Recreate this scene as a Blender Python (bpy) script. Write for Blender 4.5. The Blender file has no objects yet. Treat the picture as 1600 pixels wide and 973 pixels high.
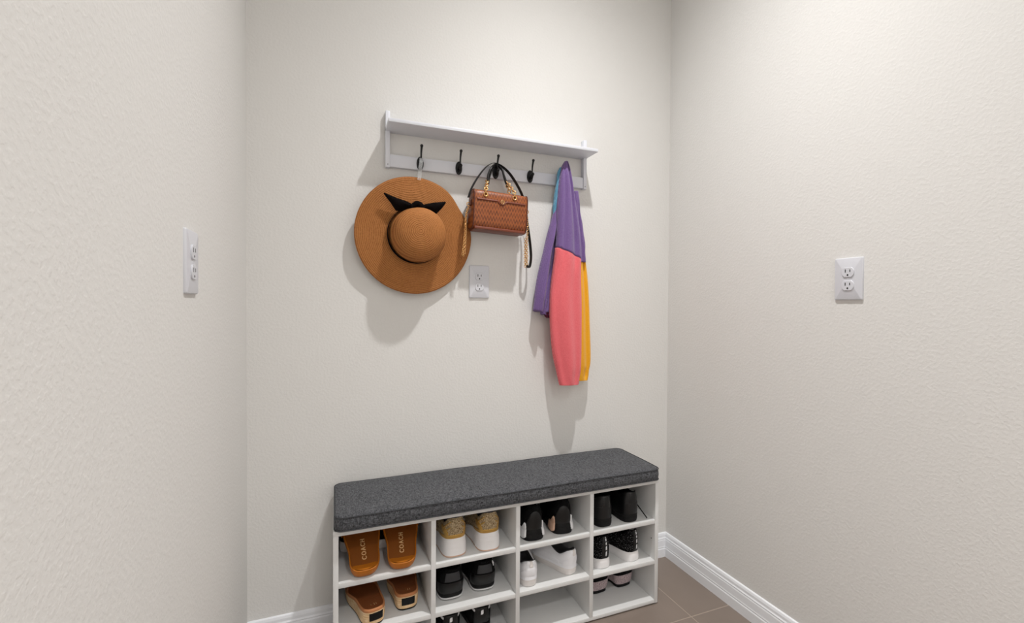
import bpy, bmesh, math, random
from mathutils import Vector, Matrix
PI = math.pi
random.seed(7)
C = bpy.context.scene.collection

# ------------------------------------------------------------------ materials
def lin(c):
    return tuple(((v/255)/12.92 if v/255 <= .04045 else ((v/255+.055)/1.055)**2.4) for v in c) + (1,)

def mat(name, rgb, rough=.6, metal=0, bump=None, var=None, spec=None, sheen=0, coat=0, trans=0):
    """bump=(scale,distance,detail)  var=(scale,rgb2,lo,hi)"""
    m = bpy.data.materials.new(name); m.use_nodes = True
    nt = m.node_tree; b = nt.nodes['Principled BSDF']
    b.inputs['Base Color'].default_value = lin(rgb)
    b.inputs['Roughness'].default_value = rough
    b.inputs['Metallic'].default_value = metal
    if spec is not None: b.inputs['Specular IOR Level'].default_value = spec
    if sheen: b.inputs['Sheen Weight'].default_value = sheen
    if coat: b.inputs['Coat Weight'].default_value = coat
    if trans: b.inputs['Transmission Weight'].default_value = trans
    tc = nt.nodes.new('ShaderNodeTexCoord')
    if var:
        n = nt.nodes.new('ShaderNodeTexNoise'); n.inputs['Scale'].default_value = var[0]; n.inputs['Detail'].default_value = 3
        nt.links.new(tc.outputs['Object'], n.inputs['Vector'])
        r = nt.nodes.new('ShaderNodeValToRGB'); e = r.color_ramp.elements
        e[0].position = var[2]; e[1].position = var[3]; e[0].color = lin(rgb); e[1].color = lin(var[1])
        nt.links.new(n.outputs['Fac'], r.inputs['Fac']); nt.links.new(r.outputs['Color'], b.inputs['Base Color'])
    if bump:
        n = nt.nodes.new('ShaderNodeTexNoise'); n.inputs['Scale'].default_value = bump[0]; n.inputs['Detail'].default_value = bump[2] if len(bump) > 2 else 2
        nt.links.new(tc.outputs['Object'], n.inputs['Vector'])
        u = nt.nodes.new('ShaderNodeBump'); u.inputs['Distance'].default_value = bump[1]; u.inputs['Strength'].default_value = 1
        nt.links.new(n.outputs['Fac'], u.inputs['Height']); nt.links.new(u.outputs['Normal'], b.inputs['Normal'])
    return m

def nodes(m): return m.node_tree.nodes, m.node_tree.links, m.node_tree.nodes['Principled BSDF']

WALLC = (225, 223.5, 220.5)
def wall_material(name, rgb, s=125, d=.00025):
    m = mat(name, rgb, .85, spec=.2)
    N, Lk, b = nodes(m)
    tc = N.new('ShaderNodeTexCoord')
    a = N.new('ShaderNodeTexNoise'); a.inputs['Scale'].default_value = s; a.inputs['Detail'].default_value = 2.5; a.inputs['Roughness'].default_value = .45
    Lk.new(tc.outputs['Object'], a.inputs['Vector'])
    r = N.new('ShaderNodeMapRange'); r.interpolation_type = 'SMOOTHSTEP'
    r.inputs['From Min'].default_value = .38; r.inputs['From Max'].default_value = .68
    Lk.new(a.outputs['Fac'], r.inputs['Value'])
    u = N.new('ShaderNodeBump'); u.inputs['Distance'].default_value = d
    Lk.new(r.outputs['Result'], u.inputs['Height']); Lk.new(u.outputs['Normal'], b.inputs['Normal'])
    return m
M = {}
M['wall'] = wall_material('orange_peel_paint', WALLC)
M['ceil'] = mat('ceiling_paint', (246, 246, 244), .9)
M['trimw'] = mat('semi_gloss_trim_white', (240, 242, 246), .35)
M['laminate'] = mat('white_laminate', (218, 218, 217), .45)
M['rackw'] = mat('rack_white_paint', (222, 224, 231), .42)
M['plastic'] = mat('white_plastic', (213, 214, 220), .32)
M['slot'] = mat('dark_slot', (25, 25, 26), .6)
M['blackmetal'] = mat('matte_black_metal', (10, 10, 11), .42, .2, spec=.5)
M['gold'] = mat('polished_gold', (236, 190, 128), .22, 1.0)
M['screw'] = mat('screw_steel', (120, 120, 122), .4, .8)

# tile floor
m = M['floor'] = mat('taupe_floor_tile', (132, 119, 109), .42)
N, Lk, b = nodes(m)
tc = N.new('ShaderNodeTexCoord'); mp = N.new('ShaderNodeMapping'); mp.inputs['Location'].default_value = (.195, .373, 0)
bt = N.new('ShaderNodeTexBrick'); bt.offset = 0; bt.inputs['Scale'].default_value = 1
bt.inputs['Brick Width'].default_value = .457; bt.inputs['Row Height'].default_value = .457
bt.inputs['Mortar Size'].default_value = .0022; bt.inputs['Mortar Smooth'].default_value = .2; bt.inputs['Bias'].default_value = 0
bt.inputs['Color1'].default_value = lin((131, 118, 108)); bt.inputs['Color2'].default_value = lin((135, 121, 112)); bt.inputs['Mortar'].default_value = lin((168, 152, 138))
Lk.new(tc.outputs['Object'], mp.inputs['Vector']); Lk.new(mp.outputs['Vector'], bt.inputs['Vector'])
n1 = N.new('ShaderNodeTexNoise'); n1.inputs['Scale'].default_value = 5; n1.inputs['Detail'].default_value = 5
Lk.new(tc.outputs['Object'], n1.inputs['Vector'])
mx = N.new('ShaderNodeMix'); mx.data_type = 'RGBA'; mx.blend_type = 'MULTIPLY'; mx.inputs['Factor'].default_value = .25
cr = N.new('ShaderNodeValToRGB'); cr.color_ramp.elements[0].position = .35; cr.color_ramp.elements[0].color = (.62, .62, .62, 1); cr.color_ramp.elements[1].position = .7
Lk.new(n1.outputs['Fac'], cr.inputs['Fac']); Lk.new(bt.outputs['Color'], mx.inputs['A']); Lk.new(cr.outputs['Color'], mx.inputs['B'])
Lk.new(mx.outputs['Result'], b.inputs['Base Color'])
u = N.new('ShaderNodeBump'); u.inputs['Distance'].default_value = .001; u.invert = True
Lk.new(bt.outputs['Fac'], u.inputs['Height']); Lk.new(u.outputs['Normal'], b.inputs['Normal'])

# charcoal linen cushion
m = M['linen'] = mat('charcoal_linen', (72, 73, 76), .95, sheen=.1, spec=.1)
N, Lk, b = nodes(m)
tc = N.new('ShaderNodeTexCoord')
def stretched(sx, sy, sz, scale):
    mp = N.new('ShaderNodeMapping'); mp.inputs['Scale'].default_value = (sx, sy, sz)
    nn = N.new('ShaderNodeTexNoise'); nn.inputs['Scale'].default_value = scale; nn.inputs['Detail'].default_value = 2
    Lk.new(tc.outputs['Object'], mp.inputs['Vector']); Lk.new(mp.outputs['Vector'], nn.inputs['Vector']); return nn
na = stretched(.22, 1, 1, 520); nb = stretched(1, .22, .3, 520)
mx = N.new('ShaderNodeMath'); mx.operation = 'ADD'; Lk.new(na.outputs['Fac'], mx.inputs[0]); Lk.new(nb.outputs['Fac'], mx.inputs[1])
cr = N.new('ShaderNodeValToRGB'); mr = N.new('ShaderNodeMath'); mr.operation = 'MULTIPLY'; mr.inputs[1].default_value = .5
Lk.new(mx.outputs[0], mr.inputs[0]); Lk.new(mr.outputs[0], cr.inputs['Fac'])
cr.color_ramp.elements[0].position = .36; cr.color_ramp.elements[0].color = lin((36, 37, 39))
cr.color_ramp.elements[1].position = .64; cr.color_ramp.elements[1].color = lin((104, 105, 109))
Lk.new(cr.outputs['Color'], b.inputs['Base Color'])
u = N.new('ShaderNodeBump'); u.inputs['Distance'].default_value = .0012; Lk.new(mr.outputs[0], u.inputs['Height']); Lk.new(u.outputs['Normal'], b.inputs['Normal'])
M['linen_dark'] = mat('charcoal_piping', (60, 61, 64), .95, bump=(600, .0006))

def ring_straw(name):
    m = mat(name, (196, 132, 74), .75, spec=.25)
    N, Lk, b = nodes(m)
    tc = N.new('ShaderNodeTexCoord')
    w = N.new('ShaderNodeTexWave'); w.wave_type = 'RINGS'; w.rings_direction = 'Y'; w.inputs['Scale'].default_value = 52; w.inputs['Distortion'].default_value = .5
    w.inputs['Detail Scale'].default_value = 2
    Lk.new(tc.outputs['Object'], w.inputs['Vector'])
    n = N.new('ShaderNodeTexNoise'); n.inputs['Scale'].default_value = 260; Lk.new(tc.outputs['Object'], n.inputs['Vector'])
    mx = N.new('ShaderNodeMath'); mx.operation = 'MULTIPLY_ADD'; mx.inputs[1].default_value = .55
    Lk.new(w.outputs['Fac'], mx.inputs[0]); Lk.new(n.outputs['Fac'], mx.inputs[2])
    cr = N.new('ShaderNodeValToRGB'); cr.color_ramp.elements[0].position = .3; cr.color_ramp.elements[1].position = .95
    cr.color_ramp.elements[0].color = lin((136, 82, 38)); cr.color_ramp.elements[1].color = lin((178, 118, 66))
    Lk.new(mx.outputs[0], cr.inputs['Fac']); Lk.new(cr.outputs['Color'], b.inputs['Base Color'])
    u = N.new('ShaderNodeBump'); u.inputs['Distance'].default_value = .0016
    Lk.new(mx.outputs[0], u.inputs['Height']); Lk.new(u.outputs['Normal'], b.inputs['Normal'])
    return m
M['straw'] = ring_straw('woven_straw')
M['ribbon'] = mat('black_ribbon', (11, 6, 6), .9, spec=.1, bump=(300, .0008))
m = M['clear'] = mat('clear_plastic', (235, 238, 240), .15)
N, Lk, b = nodes(m); b.inputs['Alpha'].default_value = .22

# monogram leather
m = M['monogram'] = mat('monogram_canvas', (133, 72, 40), .42, spec=.4)
N, Lk, b = nodes(m)
tc = N.new('ShaderNodeTexCoord')
sp = N.new('ShaderNodeSeparateXYZ'); Lk.new(tc.outputs['Object'], sp.inputs[0])
def mth(op, a, bb=None, c=None):
    q = N.new('ShaderNodeMath'); q.operation = op
    for i, v in enumerate((a, bb, c)):
        if v is None: continue
        if isinstance(v, (int, float)): q.inputs[i].default_value = v
        else: Lk.new(v, q.inputs[i])
    return q.outputs[0]
px = mth('MULTIPLY', sp.outputs['X'], 44.); pz = mth('MULTIPLY', sp.outputs['Z'], 46.)
row = mth('FLOOR', pz); xo = mth('MULTIPLY_ADD', row, .5, px)
zig = mth('PINGPONG', mth('MULTIPLY', xo, 2.0), .5)
fz = mth('FRACT', pz)
dz = mth('ABSOLUTE', mth('SUBTRACT', fz, mth('MULTIPLY_ADD', zig, 1.5, .12)))
pat = mth('LESS_THAN', dz, .22)
nn = N.new('ShaderNodeTexNoise'); nn.inputs['Scale'].default_value = 60; Lk.new(tc.outputs['Object'], nn.inputs['Vector'])
f = mth('MULTIPLY', pat, mth('MULTIPLY', nn.outputs['Fac'], 1.3))
mx = N.new('ShaderNodeMix'); mx.data_type = 'RGBA'; Lk.new(f, mx.inputs['Factor'])
mx.inputs['A'].default_value = lin((150, 82, 40)); mx.inputs['B'].default_value = lin((80, 36, 18)); Lk.new(mx.outputs['Result'], b.inputs['Base Color'])
M['leather'] = mat('cognac_leather', (116, 54, 32), .4, bump=(220, .0005))
M['leather_dark'] = mat('dark_cognac_edge', (88, 40, 26), .45)
M['blackleather'] = mat('black_leather', (20, 19, 19), .42, bump=(260, .0004))

def knit(name, rgb, rgb2):
    m = mat(name, rgb, .95, sheen=.25, spec=.1)
    N, Lk, b = nodes(m)
    tc = N.new('ShaderNodeTexCoord')
    w = N.new('ShaderNodeTexWave'); w.bands_direction = 'X'; w.inputs['Scale'].default_value = 130; w.inputs['Distortion'].default_value = 1.5
    Lk.new(tc.outputs['Object'], w.inputs['Vector'])
    n = N.new('ShaderNodeTexNoise'); n.inputs['Scale'].default_value = 420; Lk.new(tc.outputs['Object'], n.inputs['Vector'])
    mx = N.new('ShaderNodeMath'); mx.operation = 'MULTIPLY_ADD'; mx.inputs[1].default_value = .35; Lk.new(w.outputs['Fac'], mx.inputs[0]); Lk.new(n.outputs['Fac'], mx.inputs[2])
    cr = N.new('ShaderNodeValToRGB'); cr.color_ramp.elements[0].position = .35; cr.color_ramp.elements[1].position = .85
    cr.color_ramp.elements[0].color = lin(rgb2); cr.color_ramp.elements[1].color = lin(rgb)
    Lk.new(mx.outputs[0], cr.inputs['Fac']); Lk.new(cr.outputs['Color'], b.inputs['Base Color'])
    u = N.new('ShaderNodeBump'); u.inputs['Distance'].default_value = .0015; Lk.new(mx.outputs[0], u.inputs['Height']); Lk.new(u.outputs['Normal'], b.inputs['Normal'])
    return m
M['purple'] = knit('purple_knit', (130, 104, 158), (104, 78, 134))
M['pink'] = knit('coral_pink_knit', (244, 122, 128), (228, 92, 100))
M['yellow'] = knit('yellow_knit', (250, 186, 48), (236, 158, 14))
M['teal'] = knit('blue_knit', (110, 176, 208), (84, 148, 188))
M['maroon'] = mat('maroon_knit', (84, 24, 50), .95)

# shoes
M['tan'] = mat('tan_moulded_foam', (184, 106, 12), .55, bump=(400, .0003))
M['tan_bed'] = mat('brown_footbed', (132, 72, 10), .65, bump=(300, .0004))
M['letter'] = mat('embossed_pale_letters', (232, 192, 140), .5)
M['jute'] = mat('pale_wood_grain_sole', (222, 186, 140), .75, bump=(160, .0015, 4), var=(70, (238, 212, 176), .4, .7))
M['mule'] = mat('brown_mule_leather', (134, 74, 34), .5, bump=(200, .0006))
M['mule_rim'] = mat('tan_rand', (186, 122, 76), .6)
M['black'] = mat('black_fabric', (9, 9, 10), .9, spec=.15, bump=(350, .0008))
M['blackrub'] = mat('black_rubber', (9, 9, 10), .6, spec=.25)
M['blacksmooth'] = mat('black_smooth_leather', (13, 13, 14), .36, spec=.4)
M['greypatch'] = mat('dark_grey_synthetic', (42, 42, 45), .6)
M['whitefoam'] = mat('white_foam_sole', (234, 232, 232), .5, bump=(90, .0006))
M['offwhite'] = mat('offwhite_rubber', (224, 219, 216), .6)
M['whiteleather'] = mat('white_leather', (236, 236, 240), .42, bump=(200, .0004))
M['white'] = mat('white_print', (230, 230, 232), .6)
m = M['glitter'] = mat('gold_glitter', (196, 170, 128), .35, .55, bump=(700, .004))
N, Lk, b = nodes(m)
tc = N.new('ShaderNodeTexCoord'); v = N.new('ShaderNodeTexVoronoi'); v.inputs['Scale'].default_value = 620
Lk.new(tc.outputs['Object'], v.inputs['Vector'])
cr = N.new('ShaderNodeValToRGB'); cr.color_ramp.elements[0].color = lin((116, 84, 44)); cr.color_ramp.elements[1].color = lin((244, 224, 184))
cr.color_ramp.elements[0].position = .2; cr.color_ramp.elements[1].position = .85
Lk.new(v.outputs['Color'], cr.inputs['Fac']); Lk.new(cr.outputs['Color'], b.inputs['Base Color'])
M['goldlea'] = mat('metallic_gold_leather', (196, 156, 84), .38, .6)
m = M['knitblack'] = mat('black_speckled_knit', (9, 9, 10), .9, spec=.1, bump=(300, .002), var=(330, (150, 150, 152), .60, .68))
M['mauve'] = mat('mauve_glitter_sole', (206, 190, 192), .7, bump=(380, .003), var=(280, (150, 128, 134), .4, .65))
M['beigeside'] = mat('beige_sole_side', (206, 168, 144), .6)
M['lining'] = mat('dark_shoe_lining', (9, 9, 10), .95, spec=.1)
M['lining_grey'] = mat('grey_shoe_lining', (64, 62, 64), .9)

# ------------------------------------------------------------------ mesh helpers
def link(name, me, mats, parent=None, smooth=True, loc=None):
    if smooth:
        for p in me.polygons: p.use_smooth = True
    o = bpy.data.objects.new(name, me)
    for mm in (mats if isinstance(mats, (list, tuple)) else [mats]): me.materials.append(mm)
    C.objects.link(o)
    if parent: o.parent = parent
    if loc: o.location = loc
    return o
def from_bm(name, bm, mats, parent=None, smooth=True, autos=None):
    bmesh.ops.recalc_face_normals(bm, faces=bm.faces)
    me = bpy.data.meshes.new(name); bm.to_mesh(me); bm.free()
    o = link(name, me, mats, parent, smooth)
    if autos is not None: me.set_sharp_from_angle(angle=autos)
    return o
def thing(name, label, cat, loc=(0, 0, 0), rot=(0, 0, 0), group=None):
    o = bpy.data.objects.new(name, None); C.objects.link(o)
    o.location = loc; o.rotation_euler = rot; o.empty_display_size = .05
    o['label'] = label; o['category'] = cat; o['kind'] = 'thing'
    if group: o['group'] = group
    return o
def struct(o): o['kind'] = 'structure'; return o
def add_box(bm, x0, x1, y0, y1, z0, z1, bev=0, seg=2):
    r = bmesh.ops.create_cube(bm, size=1)
    vs = r['verts']
    for v in vs:
        v.co = Vector((x0+(v.co.x+.5)*(x1-x0), y0+(v.co.y+.5)*(y1-y0), z0+(v.co.z+.5)*(z1-z0)))
    if bev:
        es = list({e for v in vs for e in v.link_edges})
        bmesh.ops.bevel(bm, geom=es, offset=bev, segments=seg, affect='EDGES', profile=.5)
def box(name, x0, x1, y0, y1, z0, z1, m, parent=None, bev=.0012, seg=2):
    bm = bmesh.new(); add_box(bm, x0, x1, y0, y1, z0, z1, bev, seg)
    return from_bm(name, bm, m, parent, True, math.radians(35))
def grid_mesh(name, rows, m, parent=None, close_u=True, cap0=True, cap1=True, smooth=True, sharp=None, mat_idx=None):
    """rows: list of rings (lists of Vectors) of equal length"""
    bm = bmesh.new(); R = [[bm.verts.new(p) for p in r] for r in rows]; n = len(rows[0])
    for i in range(len(R)-1):
        for j in range(n if close_u else n-1):
            k = (j+1) % n
            try:
                f = bm.faces.new((R[i][j], R[i][k], R[i+1][k], R[i+1][j]))
                if mat_idx: f.material_index = mat_idx(i, j)
            except ValueError: pass
    def cap(r):
        c = sum((v.co for v in r), Vector())/len(r); cv = bm.verts.new(c)
        for j in range(n): bm.faces.new((r[j], r[(j+1) % n], cv))
    if close_u and cap0: cap(R[0])
    if close_u and cap1: cap(R[-1])
    return from_bm(name, bm, m, parent, smooth, sharp)
def tube_pts(path, rx, ry=None, side=None, n=10, res=1, closed=False):
    """sweep an ellipse (rx along `side`, ry across) along a path"""
    P = [Vector(p) for p in path]; ry = ry or rx; rows = []
    up = None
    for i, p in enumerate(P):
        if closed: t = (P[(i+1) % len(P)]-P[i-1]).normalized()
        else: t = (P[min(i+1, len(P)-1)]-P[max(i-1, 0)]).normalized()
        if side is not None:
            s = Vector(side); s = (s-t*s.dot(t)).normalized(); q = t.cross(s)
        else:
            if up is None: up = Vector((0, 0, 1)) if abs(t.z) < .9 else Vector((1, 0, 0))
            s = t.cross(up).normalized(); q = s.cross(t).normalized(); up = q
        rr = rx(i/(len(P)-1)) if callable(rx) else rx; rq = ry(i/(len(P)-1)) if callable(ry) else ry
        rows.append([p+s*math.cos(2*PI*k/n)*rr+q*math.sin(2*PI*k/n)*rq for k in range(n)])
    if closed: rows.append([v.copy() for v in rows[0]])
    return rows
def catmull(pts, sub=6):
    P = [Vector(p) for p in pts]; out = []
    for i in range(len(P)-1):
        a = P[max(i-1, 0)]; b_ = P[i]; c = P[i+1]; d = P[min(i+2, len(P)-1)]
        for k in range(sub):
            t = k/sub
            out.append(.5*((2*b_)+(c-a)*t+(2*a-5*b_+4*c-d)*t*t+(3*b_-a-3*c+d)*t**3))
    out.append(P[-1]); return out
def tube(name, pts, r, m, parent=None, ry=None, side=None, n=10, sub=6, closed=False):
    path = catmull(pts, sub) if sub > 1 else pts
    return grid_mesh(name, tube_pts(path, r, ry, side, n, closed=closed), m, parent, cap0=not closed, cap1=not closed)
def add_torus(bm, c, R, r, axis=Vector((0, 1, 0)), stretch=1.0, sdir=None, n=14, k=7):
    ax = axis.normalized(); s = (sdir or (Vector((0, 0, 1)) if abs(ax.z) < .8 else Vector((1, 0, 0))))
    s = (s-ax*s.dot(ax)).normalized(); t = ax.cross(s); V = []
    for i in range(n):
        a = 2*PI*i/n; d = s*math.cos(a)*stretch+t*math.sin(a); ce = c+d*R
        dd = (s*math.cos(a)+t*math.sin(a)).normalized()
        V.append([bm.verts.new(ce+dd*math.cos(2*PI*j/k)*r+ax*math.sin(2*PI*j/k)*r) for j in range(k)])
    for i in range(n):
        for j in range(k):
            bm.faces.new((V[i][j], V[(i+1) % n][j], V[(i+1) % n][(j+1) % k], V[i][(j+1) % k]))
def chain(name, pts, m, parent, R=.0048, r=.0013, stretch=1.25):
    path = catmull(pts, 12); bm = bmesh.new(); acc = 0; step = 2*R*stretch*.74; last = path[0]; i = 0; flip = 0
    tot = [0]
    for a, b_ in zip(path, path[1:]): tot.append(tot[-1]+(b_-a).length)
    d = 0
    while d < tot[-1]:
        while i < len(tot)-2 and tot[i+1] < d: i += 1
        f = (d-tot[i])/max(tot[i+1]-tot[i], 1e-6); c = path[i].lerp(path[i+1], f); t = (path[i+1]-path[i]).normalized()
        side = t.cross(Vector((0, 1, 0))).normalized(); q = side.cross(t).normalized()
        ax = (side+q*.35) if flip else (q-side*.35)
        add_torus(bm, c, R, r, ax, stretch, t, 12, 6); d += step; flip ^= 1
    return from_bm(name, bm, m, parent)
def disc(name, c, rx, rz, th, m, parent, n=28, y_out=-1, bev=.3):
    """flat oval facing -Y"""
    x, y, z = c; rows = []
    for s, yy in ((1, 0), (1, -th*(1-bev)), (1-bev*.25, -th)):
        rows.append([Vector((x+math.cos(2*PI*k/n)*rx*s, y+yy, z+math.sin(2*PI*k/n)*rz*s)) for k in range(n)])
    return grid_mesh(name, rows, m, parent, sharp=math.radians(40))
def plane_struct(name, x0, x1, y0, y1, z0, z1, m): return struct(box(name, x0, x1, y0, y1, z0, z1, m, None, 0))

# ------------------------------------------------------------------ room shell
XL, XR, YB, YF, ZC = -1.681, 0.0, 0.0, -4.6, 2.93
T = .1
plane_struct('floor', XL-T, XR+T, YF-T, T, -T, 0, M['floor'])
plane_struct('ceiling', XL-T, XR+T, YF-T, T, ZC, ZC+T, M['ceil'])
plane_struct('wall_back', XL-T, XR+T, 0, T, 0, ZC, M['wall'])
plane_struct('wall_left', XL-T, XL, YF-T, 0, 0, ZC, M['wall'])
plane_struct('wall_right', XR, XR+T, YF-T, 0, 0, ZC, M['wall'])
plane_struct('wall_front', XL-T, XR+T, YF-T, YF, 0, ZC, M['wall'])

prof = [(0, 0), (.0150, 0), (.0150, .036), (.0128, .041), (.0140, .044), (.0128, .049), (.0118, .074), (.0100, .079), (.0112, .082), (.0085, .087), (.0080, .096), (.0055, .1035), (.0015, .106), (0, .106)]
def baseboard(name, a, b_, nrm):
    a = Vector(a); b_ = Vector(b_); nrm = Vector(nrm); bm = bmesh.new()
    A = [bm.verts.new(a+nrm*t+Vector((0, 0, z))) for t, z in prof]; B = [bm.verts.new(b_+nrm*t+Vector((0, 0, z))) for t, z in prof]
    for i in range(len(prof)):
        j = (i+1) % len(prof); bm.faces.new((A[i], A[j], B[j], B[i]))
    bm.faces.new(A); bm.faces.new(B[::-1])
    return struct(from_bm(name, bm, M['trimw'], None, False))
baseboard('baseboard_back', (XL, 0, 0), (XR, 0, 0), (0, -1, 0))
baseboard('baseboard_right', (XR, YF, 0), (XR, 0, 0), (-1, 0, 0))
baseboard('baseboard_left', (XL, 0, 0), (XL, YF, 0), (1, 0, 0))
baseboard('baseboard_front', (XL, YF, 0), (XR, YF, 0), (0, 1, 0))

# ------------------------------------------------------------------ storage bench
X1, X2, YFR, TH = -1.4206, -.2625, -.2687, .015
COL = (X2-X1-TH)/4
YBK = -.0158
bench = thing('storage_bench', 'white laminate shoe bench with twelve open cubbies standing against the back wall', 'shoe bench', ((X1+X2)/2, (YFR+YBK)/2, 0))
BO = Vector(bench.location)
def bpart(name, x0, x1, y0, y1, z0, z1, m=None, bev=.0008):
    return box(name, x0-BO.x, x1-BO.x, y0-BO.y, y1-BO.y, z0, z1, m or M['laminate'], bench, bev)
bpart('side_panel', X1, X1+TH, YFR, YBK, .005, .465)
bpart('side_panel', X2-TH, X2, YFR, YBK, .005, .465)
bpart('top_panel', X1, X2, YFR-.001, YBK, .465, .48)
bpart('bottom_panel', X1+TH, X2-TH, YFR+.001, YBK, .005, .018)
bpart('back_panel', X1+TH, X2-TH, YBK-.0027, YBK-.0002, .018, .465)
for k in (1, 2, 3): bpart('divider', X1+k*COL, X1+k*COL+TH, YFR, YBK-.0027, .018, .465)
SH = [.325, .170, .018]
for k in range(4):
    for zt in SH[:2]:
        bpart('shelf', X1+k*COL+TH, X1+(k+1)*COL, YFR+.001, YBK-.0027, zt-.015, zt)
for x in (X1+.03, X2-.03):
    for y in (YFR+.03, YBK-.03):
        bm = bmesh.new(); bmesh.ops.create_cone(bm, cap_ends=True, segments=20, radius1=.012, radius2=.012, depth=.005)
        o = from_bm('foot_pad', bm, M['blackrub'], bench, True, .6); o.location = (x-BO.x, y-BO.y, .0025)
# screw holes
bm = bmesh.new(); bmesh.ops.create_cone(bm, cap_ends=True, segments=14, radius1=.0016, radius2=.0016, depth=.0008)
o = from_bm('screw_hole', bm, M['slot'], bench); o.location = (X1+.006-BO.x, YFR+.005-BO.y, .4803)
bm = bmesh.new(); bmesh.ops.create_cone(bm, cap_ends=True, segments=14, radius1=.0022, radius2=.0022, depth=.0008)
o = from_bm('screw_hole', bm, M['slot'], bench); o.rotation_euler = (0, PI/2, 0); o.location = (X2-TH-.0003-BO.x, YFR+.022-BO.y, .245)

# cushion
cush = thing('bench_cushion', 'long charcoal linen seat cushion lying on top of the white shoe bench', 'cushion', ((X1+X2)/2, -.144, .4805))
cx0, cx1, cy0, cy1, ch = -.5745, .5745, -.1415, .132, .047
def rrect(x0, x1, y0, y1, r, n=8):
    out = []
    for cx, cy, a0 in ((x1-r, y1-r, 0), (x0+r, y1-r, PI/2), (x0+r, y0+r, PI), (x1-r, y0+r, 1.5*PI)):
        for k in range(n+1):
            a = a0+PI/2*k/n; out.append((cx+r*math.cos(a), cy+r*math.sin(a)))
    return out
def dens(pts, step=.03):
    out = []
    for i, p in enumerate(pts):
        q = pts[(i+1) % len(pts)]; d = math.hypot(q[0]-p[0], q[1]-p[1]); k = max(1, int(d/step))
        for j in range(k): out.append((p[0]+(q[0]-p[0])*j/k, p[1]+(q[1]-p[1])*j/k))
    return out
rows = []
for ins, z in ((.03, .001), (.006, 0), (.001, .003), (-.001, .012), (-.002, .024), (-.001, .036), (.0012, .0435), (.006, .0462), (.018, .0474), (.05, .0482), (.09, .0485)):
    ring = dens(rrect(cx0, cx1, cy0, cy1, .026))
    cxm, cym = (cx0+cx1)/2, (cy0+cy1)/2; rr = []
    for i, (x, y) in enumerate(ring):
        hx, hy = (cx1-cx0)/2, (cy1-cy0)/2
        fx = 1-ins/hx; fy = 1-ins/hy
        w = .0007*math.sin(x*13+y*21+1.3)+.0004*math.sin(x*41-y*12)
        rr.append(Vector((cxm+(x-cxm)*fx, cym+(y-cym)*fy+ (w*.6 if .003 < z < .04 else 0), z+(w if z > .03 else 0))))
    rows.append(rr)
grid_mesh('cover', rows, M['linen'], cush)
for zz, ins in ((.0435, -.0008), (.0045, -.0012)):
    ring = [Vector((x*(1-ins/.5745), y*(1-ins/.1367), zz+.0007*math.sin(x*13+y*21+1.3)*(1 if zz > .02 else 0))) for x, y in dens(rrect(cx0, cx1, cy0, cy1, .026))]
    grid_mesh('piping', tube_pts(ring, .0017, n=8, closed=True), M['linen_dark'], cush, cap0=False, cap1=False)

# ------------------------------------------------------------------ coat rack
HX = [-1.130, -.987, -.8425, -.699, -.556]; RZ = 1.647
rack = thing('coat_rack', 'white wall-mounted coat rack with a narrow shelf and black hooks', 'coat rack', (-.847, 0, 1.62))
def rp(name, x0, x1, y0, y1, z0, z1, bev=.0012): return box(name, x0+.847, x1+.847, y0, y1, z0-1.62, z1-1.62, M['rackw'], rack, bev)
rp('side_board', -1.2505, -1.2355, -.022, 0, 1.622, 1.819)
rp('side_board', -.4585, -.4435, -.022, 0, 1.622, 1.823)
rp('rail', -1.2355, -.4585, -.0185, 0, 1.6255, 1.669)
rp('shelf', -1.2505, -.4435, -.110, -.0005, 1.7485, 1.7605)
for x in (-1.243, -.451):
    disc('screw', (x+.847, -.022, .012), .0018, .0018, .0006, M['screw'], rack, 12)
for i, x in enumerate(HX):
    bx = x+.847; z = RZ-1.62
    hp = disc('hook', (bx, -.0185, z), .0125, .0245, .006, M['blackmetal'], rack)
    tube('upper_prong', [(bx, -.022, z-.004), (bx, -.034, z-.001), (bx, -.041, z+.014), (bx, -.044, z+.034), (bx, -.052, z+.052)], lambda t: .0042-.0012*math.sin(t*PI), M['blackmetal'], hp, n=12)
    bm = bmesh.new(); bmesh.ops.create_uvsphere(bm, u_segments=14, v_segments=10, radius=.0056)
    for v in bm.verts: v.co += Vector((bx, -.0525, z+.054))
    from_bm('knob', bm, M['blackmetal'], hp)
    tube('lower_prong', [(bx, -.022, z-.008), (bx, -.034, z-.013), (bx, -.043, z-.008), (bx, -.046, z+.001)], .0038, M['blackmetal'], hp, n=12)
    bm = bmesh.new(); bmesh.ops.create_uvsphere(bm, u_segments=14, v_segments=10, radius=.0068)
    for v in bm.verts: v.co += Vector((bx, -.0465, z+.003))
    from_bm('knob', bm, M['blackmetal'], hp)

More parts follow.
